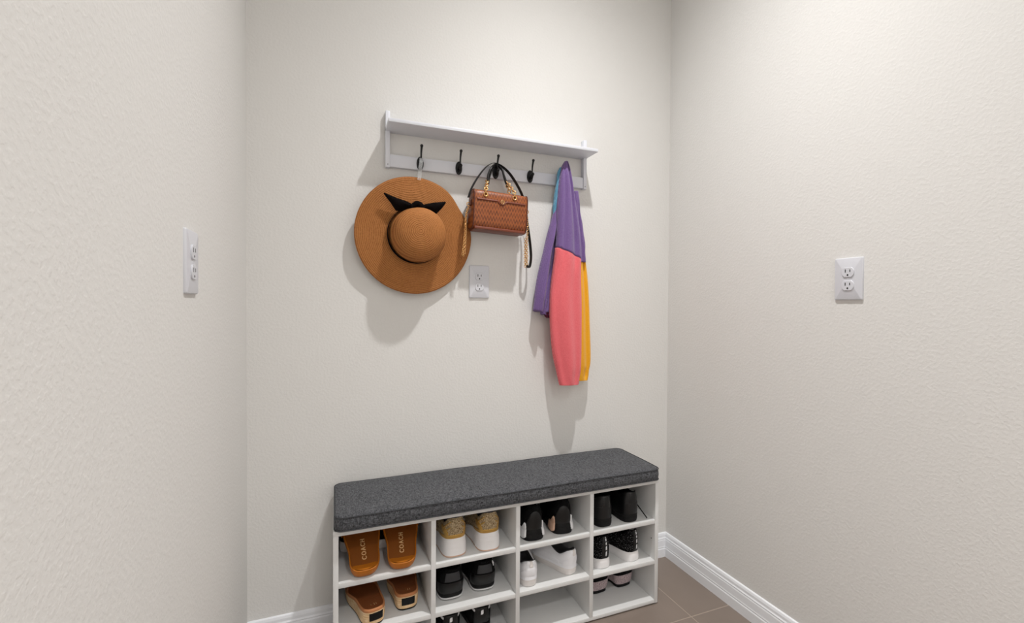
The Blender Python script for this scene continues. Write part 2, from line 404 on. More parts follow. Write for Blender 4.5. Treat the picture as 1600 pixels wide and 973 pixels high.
# ------------------------------------------------------------------ wall outlets
def outlet(label, loc, rz):
    t = thing('wall_outlet', label, 'wall outlet', loc, (0, 0, rz), None)
    w, h, d = .079, .124, .0062; rows = []
    for ins, y in ((0, 0), (0, -.003), (.0012, -.0052), (.0035, -d)):
        rows.append([Vector((x, y, z)) for x, z in rrect(-w/2+ins, w/2-ins, -h/2+ins, h/2-ins, .003, 3)])
    grid_mesh('plate', rows, M['plastic'], t, sharp=math.radians(30))
    for s in (1, -1):
        n = 40; ring = []
        for k in range(n):
            a = 2*PI*k/n; ring.append((max(-.0172, min(.0172, .0175*math.cos(a)*1.0)), max(-.0142, min(.0142, .0175*math.sin(a)))))
        zc = s*.0195
        rows = [[Vector((x*f, -d+.0004-y, zc+z*f)) for x, z in ring] for f, y in ((1.0, 0), (1.0, .0022), (.95, .0030))]
        r_ = grid_mesh('receptacle', rows, M['plastic'], t, sharp=math.radians(35))
        for sx, hh in ((-.0064, .0046), (.0064, .0038)):
            box('slot', sx-.0012, sx+.0012, -d-.0029, -d-.0022, zc+.004-hh, zc+.004+hh, M['slot'], r_, 0)
        disc('ground_hole', (0, -d-.0022, zc-.0082), .0026, .0026, .0007, M['slot'], r_, 16)
    disc('screw', (0, -d+.0002, 0), .0027, .0027, .0008, M['plastic'], t, 16)
    return t
outlet('white duplex outlet on the back wall below the brown handbag', (-.9008, 0, 1.2288), 0)
outlet('white duplex outlet alone on the bare right wall', (0, -.7825, 1.2235), -PI/2)
outlet('white duplex outlet seen edge-on on the left wall', (XL, -.6135, 1.221), PI/2)

# ------------------------------------------------------------------ sun hat
HC = Vector((-1.148, -.034, 1.386))
hat = thing('sun_hat', 'wide-brimmed tan straw sun hat with black bow hanging from the leftmost hook', 'sun hat', HC)
def brim_r(a):     # a measured from +x ccw
    r = .2065
    r += -.006*math.exp(-((a-math.radians(33))/.28)**2)*1.6 + .004*math.exp(-((a-math.radians(5))/.35)**2)
    return r
def brim_y(r, a, R):
    s = (r-.08)/(R-.08)
    tilt = .006*math.cos(a) + .004*math.sin(a)*0
    w = (.005*math.sin(2*a+.6)+.0025*math.sin(5*a))*s*s*(1-.8*math.exp(-(((a+PI) % (2*PI)-PI)/.7)**2))
    edge = .004-.014*math.cos(a-math.radians(165))
    return (edge*s+w) - .004*(1-s)
NA = 144; rows = []; back = []
for i in range(17):
    s = i/16; row = []; rb = []
    for k in range(NA):
        a = 2*PI*k/NA; aa = a if a < PI else a-2*PI; R = brim_r(aa); r = .080+(R-.080)*s
        y = brim_y(r, a, R); row.append(Vector((r*math.cos(a), y, r*math.sin(a)))); rb.append(Vector((r*math.cos(a), y+.0025, r*math.sin(a))))
    rows.append(row); back.append(rb)
edge = [v+Vector((0, .00125, 0))+Vector((v.x, 0, v.z)).normalized()*.0012 for v in rows[-1]]
loop_rows = rows+[edge]+back[::-1]+[rows[0]]
grid_mesh('brim', loop_rows, M['straw'], hat, cap0=False, cap1=False)
crown_rows = []
AX = Vector((.0075, 0, -.003))
cprof = [(.0955, .002), (.0955, -.006), (.0945, -.022), (.0925, -.040), (.0908, -.055), (.0870, -.070), (.079, -.083), (.066, -.0935), (.048, -.1000), (.030, -.1033), (.014, -.105), (.003, -.1055)]
cp = catmull([(r, y, 0) for r, y in cprof], 3)
for p in cp:
    r, y = p.x, p.y; f = min(1, max(0, -y/.045))
    crown_rows.append([Vector((r*math.cos(2*PI*k/96)+AX.x*f, y, r*math.sin(2*PI*k/96)*1.02+AX.z*f)) for k in range(96)])
grid_mesh('crown', crown_rows, M['straw'], hat, cap0=False)
rows = []
for dr, y in ((.0012, -.003), (.0028, -.004), (.0038, -.014), (.0034, -.024), (.0014, -.0265)):
    rows.append([Vector(((.0965+dr)*math.cos(2*PI*k/96), y, (.0975+dr)*math.sin(2*PI*k/96))) for k in range(96)])
grid_mesh('ribbon_band', rows, M['ribbon'], hat, cap0=False, cap1=False)
bow = None
def wing(name, poly, ythick, parent):
    """bow wing: outline in x,z with depth"""
    bm = bmesh.new(); n = len(poly); cen = sum((Vector((x, 0, z)) for x, z, y in poly), Vector())/n
    A = [bm.verts.new((x, y-ythick/2, z)) for x, z, y in poly]; B = [bm.verts.new((x, y+ythick/2, z)) for x, z, y in poly]
    ym = sum(p[2] for p in poly)/n
    ca = bm.verts.new((cen.x, ym-ythick*1.2, cen.z)); cb = bm.verts.new((cen.x, ym+ythick*1.0, cen.z))
    for i in range(n):
        j = (i+1) % n; bm.faces.new((A[i], A[j], B[j], B[i])); bm.faces.new((A[i], ca, A[j])); bm.faces.new((B[i], B[j], cb))
    o = from_bm(name, bm, M['ribbon'], parent, True)
    return o
bk = grid_mesh('bow', tube_pts(catmull([(-.016, -.030, .092), (-.004, -.036, .104), (.008, -.036, .103), (.020, -.030, .093)], 5), .011, .010, side=(0, 0, 1), n=12), M['ribbon'], hat)
wing('bow_tail', [(-.004, .098, -.030), (-.035, .112, -.030), (-.070, .120, -.032), (-.112, .134, -.036), (-.113, .130, -.036), (-.090, .103, -.032), (-.072, .078, -.028), (-.052, .078, -.024), (-.020, .090, -.024)], .006, bk)
wing('bow_tail', [(.006, .098, -.030), (.030, .108, -.030), (.060, .116, -.030), (.100, .122, -.034), (.1015, .117, -.034), (.088, .098, -.030), (.070, .078, -.028), (.058, .074, -.024), (.028, .090, -.024)], .006, bk)
# clear hanging strip
z0 = 1.595-HC.z
strip = catmull([(.0115, -.006, z0-.012), (.0125, -.010, z0+.008), (.0135, -.018, z0+.03), (.0160, -.0215, z0+.050), (.0165, -.0205, z0+.062)], 5)
grid_mesh('hanging_strip', tube_pts(strip, .0068, .0006, side=(1, 0, 0), n=10), M['clear'], hat)

# ------------------------------------------------------------------ handbag
BC = Vector((-.846, -.0605, 1.486)); BR = math.radians(2.6)
bag = thing('handbag', 'brown monogram handbag with gold chains hanging from the middle hook', 'handbag', BC, (0, BR, 0))
def bl(x, y, z):   # world -> bag local
    return Matrix.Rotation(-BR, 3, 'Y') @ (Vector((x, y, z))-BC)
bw, bd, bh = .107, .0365, .0735
def sec(x, sy, sz, n=44, e=4.5, zoff=0):
    out = []
    for k in range(n):
        a = 2*PI*k/n; c, s = math.cos(a), math.sin(a)
        out.append(Vector((x, math.copysign(abs(c)**(2/e), c)*sy, math.copysign(abs(s)**(2/e), s)*sz+zoff)))
    return out
rows = []
for x, f in ((-bw, .86), (-bw+.0015, .92), (-bw+.005, .965), (-bw*.7, .99), (-bw*.35, 1.0), (0, 1.0), (bw*.35, 1.0), (bw*.7, .99), (bw-.005, .965), (bw-.0015, .92), (bw, .86)):
    rows.append([v if False else Vector((v.x, v.y, v.z-(.0022*math.cos(v.x/bw*PI/2) if v.z > 0 else 0))) for v in sec(x, bd*f, bh*f)])
grid_mesh('body', rows, M['monogram'], bag)
for s in (-1, 1):
    ring = sec(s*(bw-.0035), bd*.972, bh*.972)
    grid_mesh('piping', tube_pts(ring, .0022, n=8, closed=True), M['leather_dark'], bag, cap0=False, cap1=False)
box('base_panel', -bw+.008, bw-.008, -bd-.0006, bd, -bh-.0012, -bh+.009, M['leather'], bag, .003)
box('zipper', -bw+.006, bw-.006, -.006, .006, bh-.003, bh+.0012, M['leather_dark'], bag, .001)
# pocket seam with a dip round the medallion
seam = []
for i in range(61):
    x = -.094+.188*i/60; dip = .0115*math.exp(-((x-.002)/.0125)**4)
    seam.append(Vector((x, -bd-.0012, .0335-dip)))
grid_mesh('pocket_trim', tube_pts(seam, .0032, .0018, side=(0, 0, 1), n=8), M['leather'], bag)
mdl = disc('medallion', (.002, -bd+.0003, .0315), .0085, .0085, .0042, M['leather'], bag)
bm = bmesh.new(); add_torus(bm, Vector((.002, -bd-.0042, .0315)), .0068, .0011, Vector((0, 1, 0)), n=24)
from_bm('gold_ring', bm, M['gold'], mdl)
def text_mesh(name, s, size, ext, m, parent, loc, rot, space=1.0, fat=0.0):
    cu = bpy.data.curves.new(name, 'FONT'); cu.body = s; cu.size = size; cu.extrude = ext; cu.align_x = 'CENTER'; cu.align_y = 'CENTER'
    cu.space_character = space; cu.offset = fat
    tmp = bpy.data.objects.new('tmp', cu); C.objects.link(tmp)
    dg = bpy.context.evaluated_depsgraph_get(); me = bpy.data.meshes.new_from_object(tmp.evaluated_get(dg))
    bpy.data.objects.remove(tmp); bpy.data.curves.remove(cu); me.materials.clear()
    o = link(name, me, m, parent, False); o.location = loc; o.rotation_euler = rot
    return o
t_ = text_mesh('monogram_letters', 'MK', .0072, .0006, M['gold'], mdl, (.002, -bd-.0042, .0315), (PI/2, 0, 0))
GL, GR = (-.906, 1.5415), (-.793, 1.538)
def handle(dy, dx, dz, yg):
    nm = bpy.data
    strap_pts = [(-.889+dx, -.062+dy, 1.600+dz), (-.884+dx, -.058+dy, 1.625+dz), (-.871+dx*.6, -.054+dy*.6, 1.652+dz*.6), (-.8475, -.0308, 1.6725), (-.8295+dx*.6, -.050+dy*.5, 1.657+dz*.6), (-.823+dx, -.058+dy, 1.63+dz), (-.812+dx, -.062+dy, 1.598+dz)]
    h = tube('handle', [bl(*p) for p in strap_pts], .0052, M['blackleather'], bag, ry=.0040, side=(0, 1, 0), n=12)
    for gx, gz, top in ((GL[0]+dx, GL[1], strap_pts[0]), (GR[0]+dx, GR[1], strap_pts[-1])):
        a = bl(gx, yg, gz)
        bm = bmesh.new(); add_torus(bm, Vector((a.x, -bd-.0008 if yg < -.05 else bd+.0008, a.z)), .0072, .0019, Vector((0, 1, 0)), n=24)
        from_bm('grommet', bm, M['gold'], bag)
        chain('chain', [Vector((a.x, a.y-.001, a.z+.001)), Vector((a.x*.97, a.y+.002, a.z+.022)), bl(top[0], top[1], top[2]+.004)], M['gold'], h, R=.0058, r=.0019)
handle(0, 0, 0, -.0935)
handle(.026, .012, -.004, -.0240)
# crossbody strap
sp_ = [(-.958, -.050, 1.535), (-.944, -.050, 1.575), (-.914, -.048, 1.625), (-.880, -.040, 1.664), (-.8455, -.0312, 1.6785), (-.802, -.040, 1.652), (-.764, -.048, 1.600), (-.738, -.045, 1.553), (-.722, -.035, 1.505), (-.712, -.030, 1.45), (-.704, -.034, 1.39), (-.702, -.042, 1.33), (-.709, -.047, 1.292), (-.718, -.05, 1.286), (-.7235, -.052, 1.297)]
tube('crossbody_strap', [bl(*p) for p in sp_], .0068, M['blackleather'], bag, ry=.0012, side=(.45, -.9, 0), n=12)
chain('chain', [bl(-.7245, -.054, 1.300), bl(-.7250, -.054, 1.38), bl(-.7225, -.052, 1.45), bl(-.727, -.050, 1.50)], M['gold'], bag, R=.0040, r=.0013)
chain('chain', [bl(-.728, -.046, 1.292), bl(-.7290, -.046, 1.34), bl(-.726, -.044, 1.40)], M['gold'], bag, R=.0040, r=.0013)
chain('chain', [bl(-.958, -.058, 1.500), bl(-.969, -.062, 1.470), bl(-.973, -.064, 1.41), bl(-.980, -.066, 1.350), bl(-.983, -.064, 1.325), bl(-.978, -.062, 1.318)], M['gold'], bag, R=.0040, r=.0013)
chain('chain', [bl(-.970, -.058, 1.450), bl(-.9705, -.058, 1.39), bl(-.974, -.058, 1.330)], M['gold'], bag, R=.0040, r=.0013)
for s in (-1, 1):
    box('side_tab', min(s*(bw-.002), s*(bw+.006)), max(s*(bw-.002), s*(bw+.006)), -.012, .006, .012, .034, M['leather_dark'], bag, .0015)
    bm = bmesh.new(); add_torus(bm, Vector((s*(bw+.0095), -.003, .017)), .0062, .0014, Vector((0, 1, 0)), n=18); from_bm('ring', bm, M['gold'], bag)

# ------------------------------------------------------------------ sweater
SW = Vector((-.556, 0, 1.70))
sw = thing('sweater', 'purple, coral pink and yellow colour-block knit sweater hanging from the rightmost hook', 'sweater', SW)
def spline(vals, t):
    n = len(vals)-1; x = t*n; i = min(int(x), n-1); f = x-i
    a = vals[max(i-1, 0)]; b_ = vals[i]; c = vals[i+1]; d = vals[min(i+2, n)]
    return [.5*((2*q)+(r-p)*f+(2*p-5*q+4*r-s)*f*f+(3*q-p-3*r+s)*f**3) for p, q, r, s in zip(a, b_, c, d)]
def drape(name, secs, m, parent=sw, rows_n=64, n=72, folds=(), e=2.4, hem=0.0, label=None, base=SW):
    """secs: (z, xl, xr, yback, yfront[, skew]) top -> bottom; folds: (angle, width, amp, z_center, z_width)"""
    rows = []
    for i in range(rows_n+1):
        t = i/rows_n; z, xl, xr, yb, yf = spline(secs, t)
        cx, cy = (xl+xr)/2, (yb+yf)/2; rx, ry = max((xr-xl)/2, .001), max((yb-yf)/2, .001); row = []
        for k in range(n):
            a = 2*PI*k/n; c, s = math.cos(a), math.sin(a)
            px = math.copysign(abs(c)**(2/e), c)*rx; py = math.copysign(abs(s)**(2/e), s)*ry
            g = 0
            for fx, fw, amp, f0, f1, drift in folds:       # vertical grooves, positioned by relative x on the front
                if s < 0:
                    q = (px/rx-(fx+drift*(t-.5)))/fw
                    g += amp*math.exp(-q*q)*max(0, min(1, (t-f0)/.12+.5))*max(0, min(1, (f1-t)/.12+.5))*min(1, -s*2.5)
            wob = .0015*math.sin(9*t+3*c)+.001*math.sin(23*t+2*a)
            row.append(Vector((cx+px+wob, cy+py+g, z+hem*math.sin(2*a+1)*t))-base)
        rows.append(row)
    o = grid_mesh(name, rows, m, parent)
    if label: o['label'] = label
    return o
def drape_split(n1, n2, secs, m1, m2, folds, zl, zr, n=80, rows_n=130):
    tmp = drape('tmp', secs, m1, None, rows_n, n, folds, base=Vector((0, 0, 0)))
    V = [v.co.copy() for v in tmp.data.vertices]; me = tmp.data; bpy.data.objects.remove(tmp); bpy.data.meshes.remove(me)
    R = [V[i*n:(i+1)*n] for i in range(rows_n+1)]
    cols = list(zip(*R))
    def cut(col):                                   # index (float) where the column crosses the seam
        for i, p in enumerate(col):
            zz = zl+(zr-zl)*max(0, min(1, (p.x+.607)/.104))
            if p.z < zz:
                q = col[i-1]; return i-1+(q.z-zz)/max(q.z-p.z, 1e-6)
    def at(col, x):
        i = min(int(x), rows_n-1); return col[i].lerp(col[i+1], x-i)
    K = [cut(c) for c in cols]
    up = [[at(cols[k], K[k]*i/50)-SW for k in range(n)] for i in range(51)]
    lo = [[at(cols[k], K[k]+(rows_n-.001-K[k])*i/90)-SW for k in range(n)] for i in range(91)]
    # a small step at the seam: the sleeve tucks under the ribbed edge
    lo = [[p+Vector((0, .0012*math.exp(-i/1.5), 0)) for p in r] for i, r in enumerate(lo)]
    grid_mesh(n1, up, m1, sw)
    o = grid_mesh(n2, lo, m2, sw); o['label'] = 'coral pink knit sleeve'
drape('body', [(1.706, -.562, -.548, -.040, -.056), (1.684, -.572, -.543, -.030, -.060), (1.591, -.585, -.540, -.020, -.060), (1.500, -.607, -.545, -.014, -.062), (1.397, -.637, -.550, -.012, -.066), (1.295, -.661, -.575, -.012, -.070), (1.195, -.680, -.605, -.014, -.070), (1.117, -.690, -.618, -.022, -.062)], M['purple'],
      folds=((-.1, .28, .030, .42, .82, .5), (.45, .2, .026, .5, 1.0, -.7), (-.6, .25, -.012, .5, 1.1, .3), (.1, .22, .012, .1, .5, .2)), hem=.004)
drape('hem_fold', [(1.17, -.648, -.615, -.02, -.058), (1.14, -.655, -.612, -.02, -.060), (1.104, -.657, -.611, -.022, -.056)], M['purple'], rows_n=16, folds=((0, .3, .01, 0, 1, 0),), hem=.003)
drape('lining', [(1.15, -.648, -.612, -.03, -.052), (1.11, -.646, -.610, -.03, -.052), (1.090, -.632, -.610, -.032, -.048)], M['maroon'], rows_n=14, label='dark maroon inside of the sweater')
# the front panel is one hanging form: purple above a slanting seam, coral pink sleeve below it
front = [(1.7145, -.561, -.550, -.046, -.060), (1.690, -.575, -.543, -.036, -.070), (1.640, -.586, -.536, -.034, -.084), (1.560, -.595, -.522, -.034, -.092), (1.480, -.602, -.510, -.036, -.098), (1.400, -.607, -.503, -.038, -.102), (1.320, -.615, -.500, -.038, -.104), (1.240, -.626, -.500, -.038, -.104), (1.157, -.634, -.498, -.038, -.104), (1.058, -.629, -.496, -.038, -.104), (.958, -.617, -.494, -.040, -.104), (.895, -.604, -.496, -.044, -.103), (.853, -.596, -.503, -.050, -.100), (.826, -.589, -.507, -.054, -.098)]
front_folds = ((.45, .20, .013, .03, .45, .15), (-.55, .16, .007, .08, .5, -.2), (.38, .25, .006, .40, .97, .1), (-.72, .2, .006, .5, .93, .2), (-.1, .22, -.004, .6, 1, .05))
drape_split('shoulder', 'pink_sleeve', front, M['purple'], M['pink'], front_folds, 1.366, 1.325)
drape('side_fold', [(1.60, -.520, -.500, -.030, -.060), (1.52, -.520, -.488, -.026, -.064), (1.44, -.520, -.476, -.024, -.068), (1.37, -.518, -.468, -.024, -.072), (1.316, -.515, -.4635, -.026, -.072)], M['purple'], rows_n=30, folds=((.1, .3, .008, .2, 1.1, 0),))
drape('yellow_sleeve', [(1.43, -.500, -.474, -.020, -.050), (1.39, -.505, -.466, -.018, -.056), (1.264, -.510, -.452, -.016, -.064), (1.08, -.512, -.441, -.016, -.068), (.922, -.510, -.437, -.018, -.068), (.870, -.508, -.440, -.022, -.064), (.834, -.503, -.446, -.028, -.060)], M['yellow'], folds=((.35, .25, .010, .05, .95, .1),), label='yellow knit sleeve')
drape('collar_panel', [(1.692, -.576, -.560, -.030, -.046), (1.667, -.586, -.560, -.026, -.054), (1.59, -.5985, -.570, -.022, -.058), (1.54, -.602, -.580, -.022, -.056), (1.505, -.604, -.588, -.026, -.050)], M['teal'], rows_n=30, folds=((-.2, .3, .004, .1, 1, 0),), label='light blue knit panel')

# ------------------------------------------------------------------ shoes
def sgnpow(v, p): return math.copysign(abs(v)**p, v)
def interp(pts, t):
    for (a, va), (b_, vb) in zip(pts, pts[1:]):
        if t <= b_:
            f = max(0, min(1, (t-a)/(b_-a))); f = f*f*(3-2*f); return va+(vb-va)*f
    return pts[-1][1]
class ShoeForm:
    """x lateral, y heel(0)->toe(L), z up; phi=0 is the back of the heel, phi=pi the toe"""
    def __init__(s, L=.24, W=.092, hs=((0, .030), (.5, .024), (1, .018)), collar=((0, .075), (.35, .060), (1, .070)), open_=(.03, .56), ow=.60, flare=1.0, heelw=.80, spring=.012, bulge=.0, toe_p=1.0):
        s.L, s.W, s.hsp, s.col, s.op, s.ow, s.flare, s.heelw, s.spring, s.bulge, s.toe_p = L, W, hs, collar, open_, ow, flare, heelw, spring, bulge, toe_p
        s.e = 2.9
    def hw(s, t): return interp(((0, s.heelw), (.32, .80), (.68, 1.0), (.85, .96), (1, .85)), t)
    def out(s, phi, f=1.0):
        u = -sgnpow(math.cos(phi), 2/s.e); cap = sgnpow(math.sin(phi), 2/s.e)
        t = (u+1)/2; x = s.W/2*s.hw(t)*cap*f+.004*math.sin(PI*t)
        y = s.L/2+u*s.L/2*(1-(1-f)*s.W/s.L)
        return x, y, t
    def hs(s, t): return interp(s.hsp, t)+s.lift(t)
    def lift(s, t): return s.spring*max(0, (t-.7)/.3)**2+.002*max(0, (.06-t)/.06)
    def sole(s, phi, v):
        """v 0 bottom..1 top"""
        w = max(0, min(1, v)); f = (.93+.07*math.sin(min(1, w*1.6)*PI/2))*(1+(s.flare-1)*(1-w)**1.2)
        f *= 1-.012*max(0, v-.8)/.2
        x, y, t = s.out(phi, f); return Vector((x, y, s.lift(t)+(s.hs(t)-s.lift(t))*v))
    def upper(s, phi, q):
        x, y, t = s.out(phi, .955); z0 = s.hs(t)-.002
        u = -sgnpow(math.cos(phi), 2/2.3); cap = sgnpow(math.sin(phi), 2/2.3); tt = (u+1)/2
        yc = s.L*(s.op[0]+(s.op[1]-s.op[0])*tt); xc = s.W/2*s.ow*cap*(1-.25*tt)+.003; zc = interp(s.col, tt)
        a = q**1.5; b_ = 1-(1-q)**(1.55)
        if t > .5: b_ = b_*(1-(t-.5)*2)+(1-(1-q)**2.1)*(t-.5)*2*s.toe_p + (1-s.toe_p)*b_*(t-.5)*2
        bul = s.bulge*math.sin(PI*min(1, q*1.15))
        p = Vector((x*(1-a)+xc*a, y*(1-a)+yc*a, z0+(zc-z0)*b_))
        n = Vector((math.sin(phi), -math.cos(phi), 0)); return p+n*bul
NS = 72
def footbed(name, F, m, parent, f, dz, edge=.0015):
    """flat inner sole following the outline, slightly dished at its edge"""
    H = NS//2; rows = []
    for k in range(1, H):
        a = F.out(2*PI*k/NS, f); b_ = F.out(2*PI*(NS-k)/NS, f); z = F.hs(a[2])+dz; r = []
        for j in range(11):
            u = j/10; e = abs(2*u-1)**6
            r.append(Vector((a[0]+(b_[0]-a[0])*u, a[1], z+edge*e)))
        rows.append(r)
    return grid_mesh(name, rows, m, parent, close_u=False)
def build_sole(name, F, m, parent, grooves=(), vs=None, v0=0.0, v1=1.0, grow=0.0, gd=.0010, cap=True):
    vs = vs or [v0+(v1-v0)*i/14 for i in range(15)]; rows = []
    for v in vs:
        g = sum(gd for gv in grooves if abs(gv-v) < .035)-grow
        row = []
        for k in range(NS):
            ph = 2*PI*k/NS; p = F.sole(ph, v); c = Vector((0, F.L/2, p.z)); d = (p-c); d.z = 0
            row.append(p-d.normalized()*g)
        rows.append(row)
    return grid_mesh(name, rows, m, parent, cap1=cap, sharp=math.radians(50))
def build_upper(name, F, m, parent, q0=0, q1=1):
    return grid_mesh(name, [[F.upper(2*PI*k/NS, q0+(q1-q0)*i/20) for k in range(NS)] for i in range(21)], m, parent, cap0=False, cap1=False)
def build_lining(F, m, parent, m2=None):
    rows = []; top = [F.upper(2*PI*k/NS, 1) for k in range(NS)]
    cen = sum(top, Vector())/NS
    for f, dz in ((1.01, -.002), (1.0, .0018), (.965, .0030), (.925, .0012), (.90, -.006), (.90, -.022)):
        rows.append([Vector((cen.x+(p.x-cen.x)*f, cen.y+(p.y-cen.y)*(1-(1-f)*.5), p.z+dz)) for p in top])
    rows.append([Vector((cen.x+(p.x-cen.x)*.92, cen.y+(p.y-cen.y)*.94, F.hs(.3)+.004)) for p in top])
    return grid_mesh('lining', rows, m, parent, cap0=False)
def patch(name, fn, p0, p1, q0, q1, off, m, parent, nu=14, nv=8, shape=None):
    """raised panel following a surface fn(phi,q); p in degrees"""
    def P(a, q, o):
        e = 1e-3; c = fn(a, q); n = (fn(a+e, q)-c).cross(fn(a, min(q+e, 1))-fn(a, min(q+e, 1)-e)).normalized()
        out = Vector((c.x, c.y-.1, 0));
        if n.dot(Vector((math.sin(a), -math.cos(a), .35))) < 0: n = -n
        return c+n*o
    bm = bmesh.new(); G = []; B = []
    for i in range(nu+1):
        r = []; rb = []
        for j in range(nv+1):
            u, v = i/nu, j/nv
            a = math.radians(p0+(p1-p0)*u); lo, hi = (q0, q1) if shape is None else shape(u)
            q = lo+(hi-lo)*v
            ins = 1 if (0 < i < nu and 0 < j < nv) else .6
            r.append(bm.verts.new(P(a, q, off*ins))); rb.append(bm.verts.new(P(a, q, -.0012)))
        G.append(r); B.append(rb)
    for i in range(nu):
        for j in range(nv):
            bm.faces.new((G[i][j], G[i+1][j], G[i+1][j+1], G[i][j+1]))
    for i in range(nu):
        bm.faces.new((G[i][0], B[i][0], B[i+1][0], G[i+1][0])); bm.faces.new((G[i][nv], G[i+1][nv], B[i+1][nv], B[i][nv]))
    for j in range(nv):
        bm.faces.new((G[0][j], G[0][j+1], B[0][j+1], B[0][j])); bm.faces.new((G[nu][j], B[nu][j], B[nu][j+1], G[nu][j+1]))
    return from_bm(name, bm, m, parent, True, math.radians(55))
def laces(F, m, parent, n=5, tongue=None):
    """tongue and cross laces over the throat"""
    y1 = F.L*F.op[1]; zt = interp(F.col, 1)
    tg = catmull([(.003, y1+.012, zt-.012), (.003, y1-.004, zt+.002), (.003, y1-.028, zt+.014), (.003, y1-.042, zt+.022)], 5)
    grid_mesh('tongue', tube_pts(tg, F.W*.24, .003, side=(1, 0, 0), n=14), tongue or m, parent)
    for i in range(n):
        f = i/(n-1); ph = math.radians(180-9); q = .98-.42*f
        a = F.upper(math.radians(180-30+6*f), q); b_ = F.upper(math.radians(180+30-6*f), q); mid = (a+b_)/2+Vector((0, 0, .004))
        tube('lace', [a, mid, b_], .0018, m, parent, n=7, sub=4)

def root(name, label, cat, x, y, row, rz=0, tilt=0, roll=0, group=None, dz=0):
    return thing(name, label, cat, (x, y, SH[row]+.0004+dz), (tilt, roll, rz), group)
D = math.radians

# --- gold glitter sneakers
def gold_sneaker(label, x, y, rz):
    t = root('sneaker', label, 'sneaker', x, y, 0, rz, group='gold glitter sneakers')
    F = ShoeForm(L=.228, W=.106, hs=((0, .058), (.35, .050), (.7, .030), (1, .026)), collar=((0, .124), (.4, .096), (1, .098)), flare=1.13, heelw=.88, ow=.62, bulge=.003)
    build_sole('sole', F, M['whitefoam'], t, grooves=(.42, .74)); build_sole('outsole', F, M['beigeside'], t, v0=0, v1=.07, grow=.0004)
    build_upper('upper', F, M['glitter'], t); build_lining(F, M['lining_grey'], t); laces(F, M['white'], t, tongue=M['goldlea'])
    patch('foxing', F.upper, -75, 75, .02, .14, .0018, M['goldlea'], t, nu=24)
    for s in (1, -1):
        patch('heel_overlay', F.upper, s*20, s*62, .3, .5, .0022, M['goldlea'], t, nu=16, nv=3, shape=lambda u: (.66-.34*u, .72-.32*u))
        patch('heel_overlay', F.upper, s*18, s*52, .3, .5, .0022, M['goldlea'], t, nu=16, nv=3, shape=lambda u: (.40-.18*u, .45-.17*u))
        patch('side_panel', F.upper, s*26, s*72, .3, .5, .0020, M['goldlea'], t, nu=20, shape=lambda u: (.10+.45*u*u, .22+.48*u))
        patch('eyestay', F.upper, s*95, s*140, .5, .95, .0022, M['goldlea'], t)
    return t
gold_sneaker('gold glitter sneaker with chunky white sole, left one of the pair', -1.050, -.250, D(1.5))
gold_sneaker('gold glitter sneaker with chunky white sole, right one beside the cubby wall', -.936, -.254, D(-1.5))

# --- black low shoes with thin white line (column 2, middle)
def black_trainer(label, x, y, rz, logo):
    t = root('sneaker', label, 'sneaker', x, y, 1, rz, group='black sneakers with a thin white sole line')
    F = ShoeForm(L=.194, W=.112, hs=((0, .021), (1, .017)), collar=((0, .098), (.4, .080), (1, .084)), heelw=.90, ow=.66, bulge=.005, spring=.006)
    build_sole('sole', F, M['blackrub'], t, v0=.42); build_sole('outsole', F, M['blackrub'], t, v0=0, v1=.20); build_sole('white_line', F, M['white'], t, v0=.20, v1=.42, grow=.0030)  # black band below the white line paints in the shadow gap underneath
    build_upper('upper', F, M['black'], t); build_lining(F, M['lining'], t); laces(F, M['black'], t)
    patch('heel_counter', F.upper, -62, 62, -.0, .34, .0022, M['blacksmooth'], t, nu=26)
    patch('heel_patch', F.upper, -24, 24, .40, .74, .0026, M['greypatch'], t, nu=16)
    patch('heel_tab', F.upper, -26, 26, .80, .99, .0028, M['black'], t)
    for i in range(5):
        patch('embroidery', F.upper, -16+i*7, -12.5+i*7, .86, .93, .0036, M['greypatch'], t, nu=2, nv=2)
    if logo:
        patch('white_mark', F.upper, 37, 40, .58, .80, .0024, M['white'], t, nu=2, nv=6)
        patch('white_mark', F.upper, 43, 46, .66, .86, .0024, M['white'], t, nu=2, nv=6)
        patch('white_mark', F.upper, 38, 45, .69, .73, .0024, M['white'], t, nu=4, nv=2)
    return t
black_trainer('black sneaker with grey heel patch and white sole line, left one of the pair', -1.056, -.226, D(1), False)
black_trainer('black sneaker with grey heel patch and small white mark, right one of the pair', -.943, -.219, D(-3), True)

# --- bottom of column 2
def accent_sneaker(label, x, y, rz):
    t = root('sneaker', label, 'sneaker', x, y, 2, rz, group='black sneakers with white accents')
    F = ShoeForm(L=.190, W=.102, hs=((0, .030), (1, .020)), collar=((0, .106), (.4, .088), (1, .090)), heelw=.86, ow=.64, bulge=.004)
    build_sole('sole', F, M['blackrub'], t); build_sole('outsole', F, M['whitefoam'], t, v0=0, v1=.12, grow=.0006)
    build_upper('upper', F, M['black'], t); build_lining(F, M['lining'], t); laces(F, M['black'], t)
    patch('heel_counter', F.upper, -30, 30, .1, .66, .0022, M['blacksmooth'], t, nu=16)
    for s in (1, -1):
        patch('white_piping', F.upper, s*26, s*60, .6, .7, .0028, M['white'], t, nu=14, nv=3, shape=lambda u: (.52+.26*u**2, .60+.27*u**2))
    patch('white_mark', F.upper, -3, 3, .40, .58, .0034, M['white'], t, nu=3, nv=4)
    return t
accent_sneaker('black sneaker with white piping in a bottom cubby, left of the cropped pair', -1.058, -.212, D(0))
accent_sneaker('black sneaker with white curved piping in a bottom cubby, right of the cropped pair', -.950, -.212, D(-2))

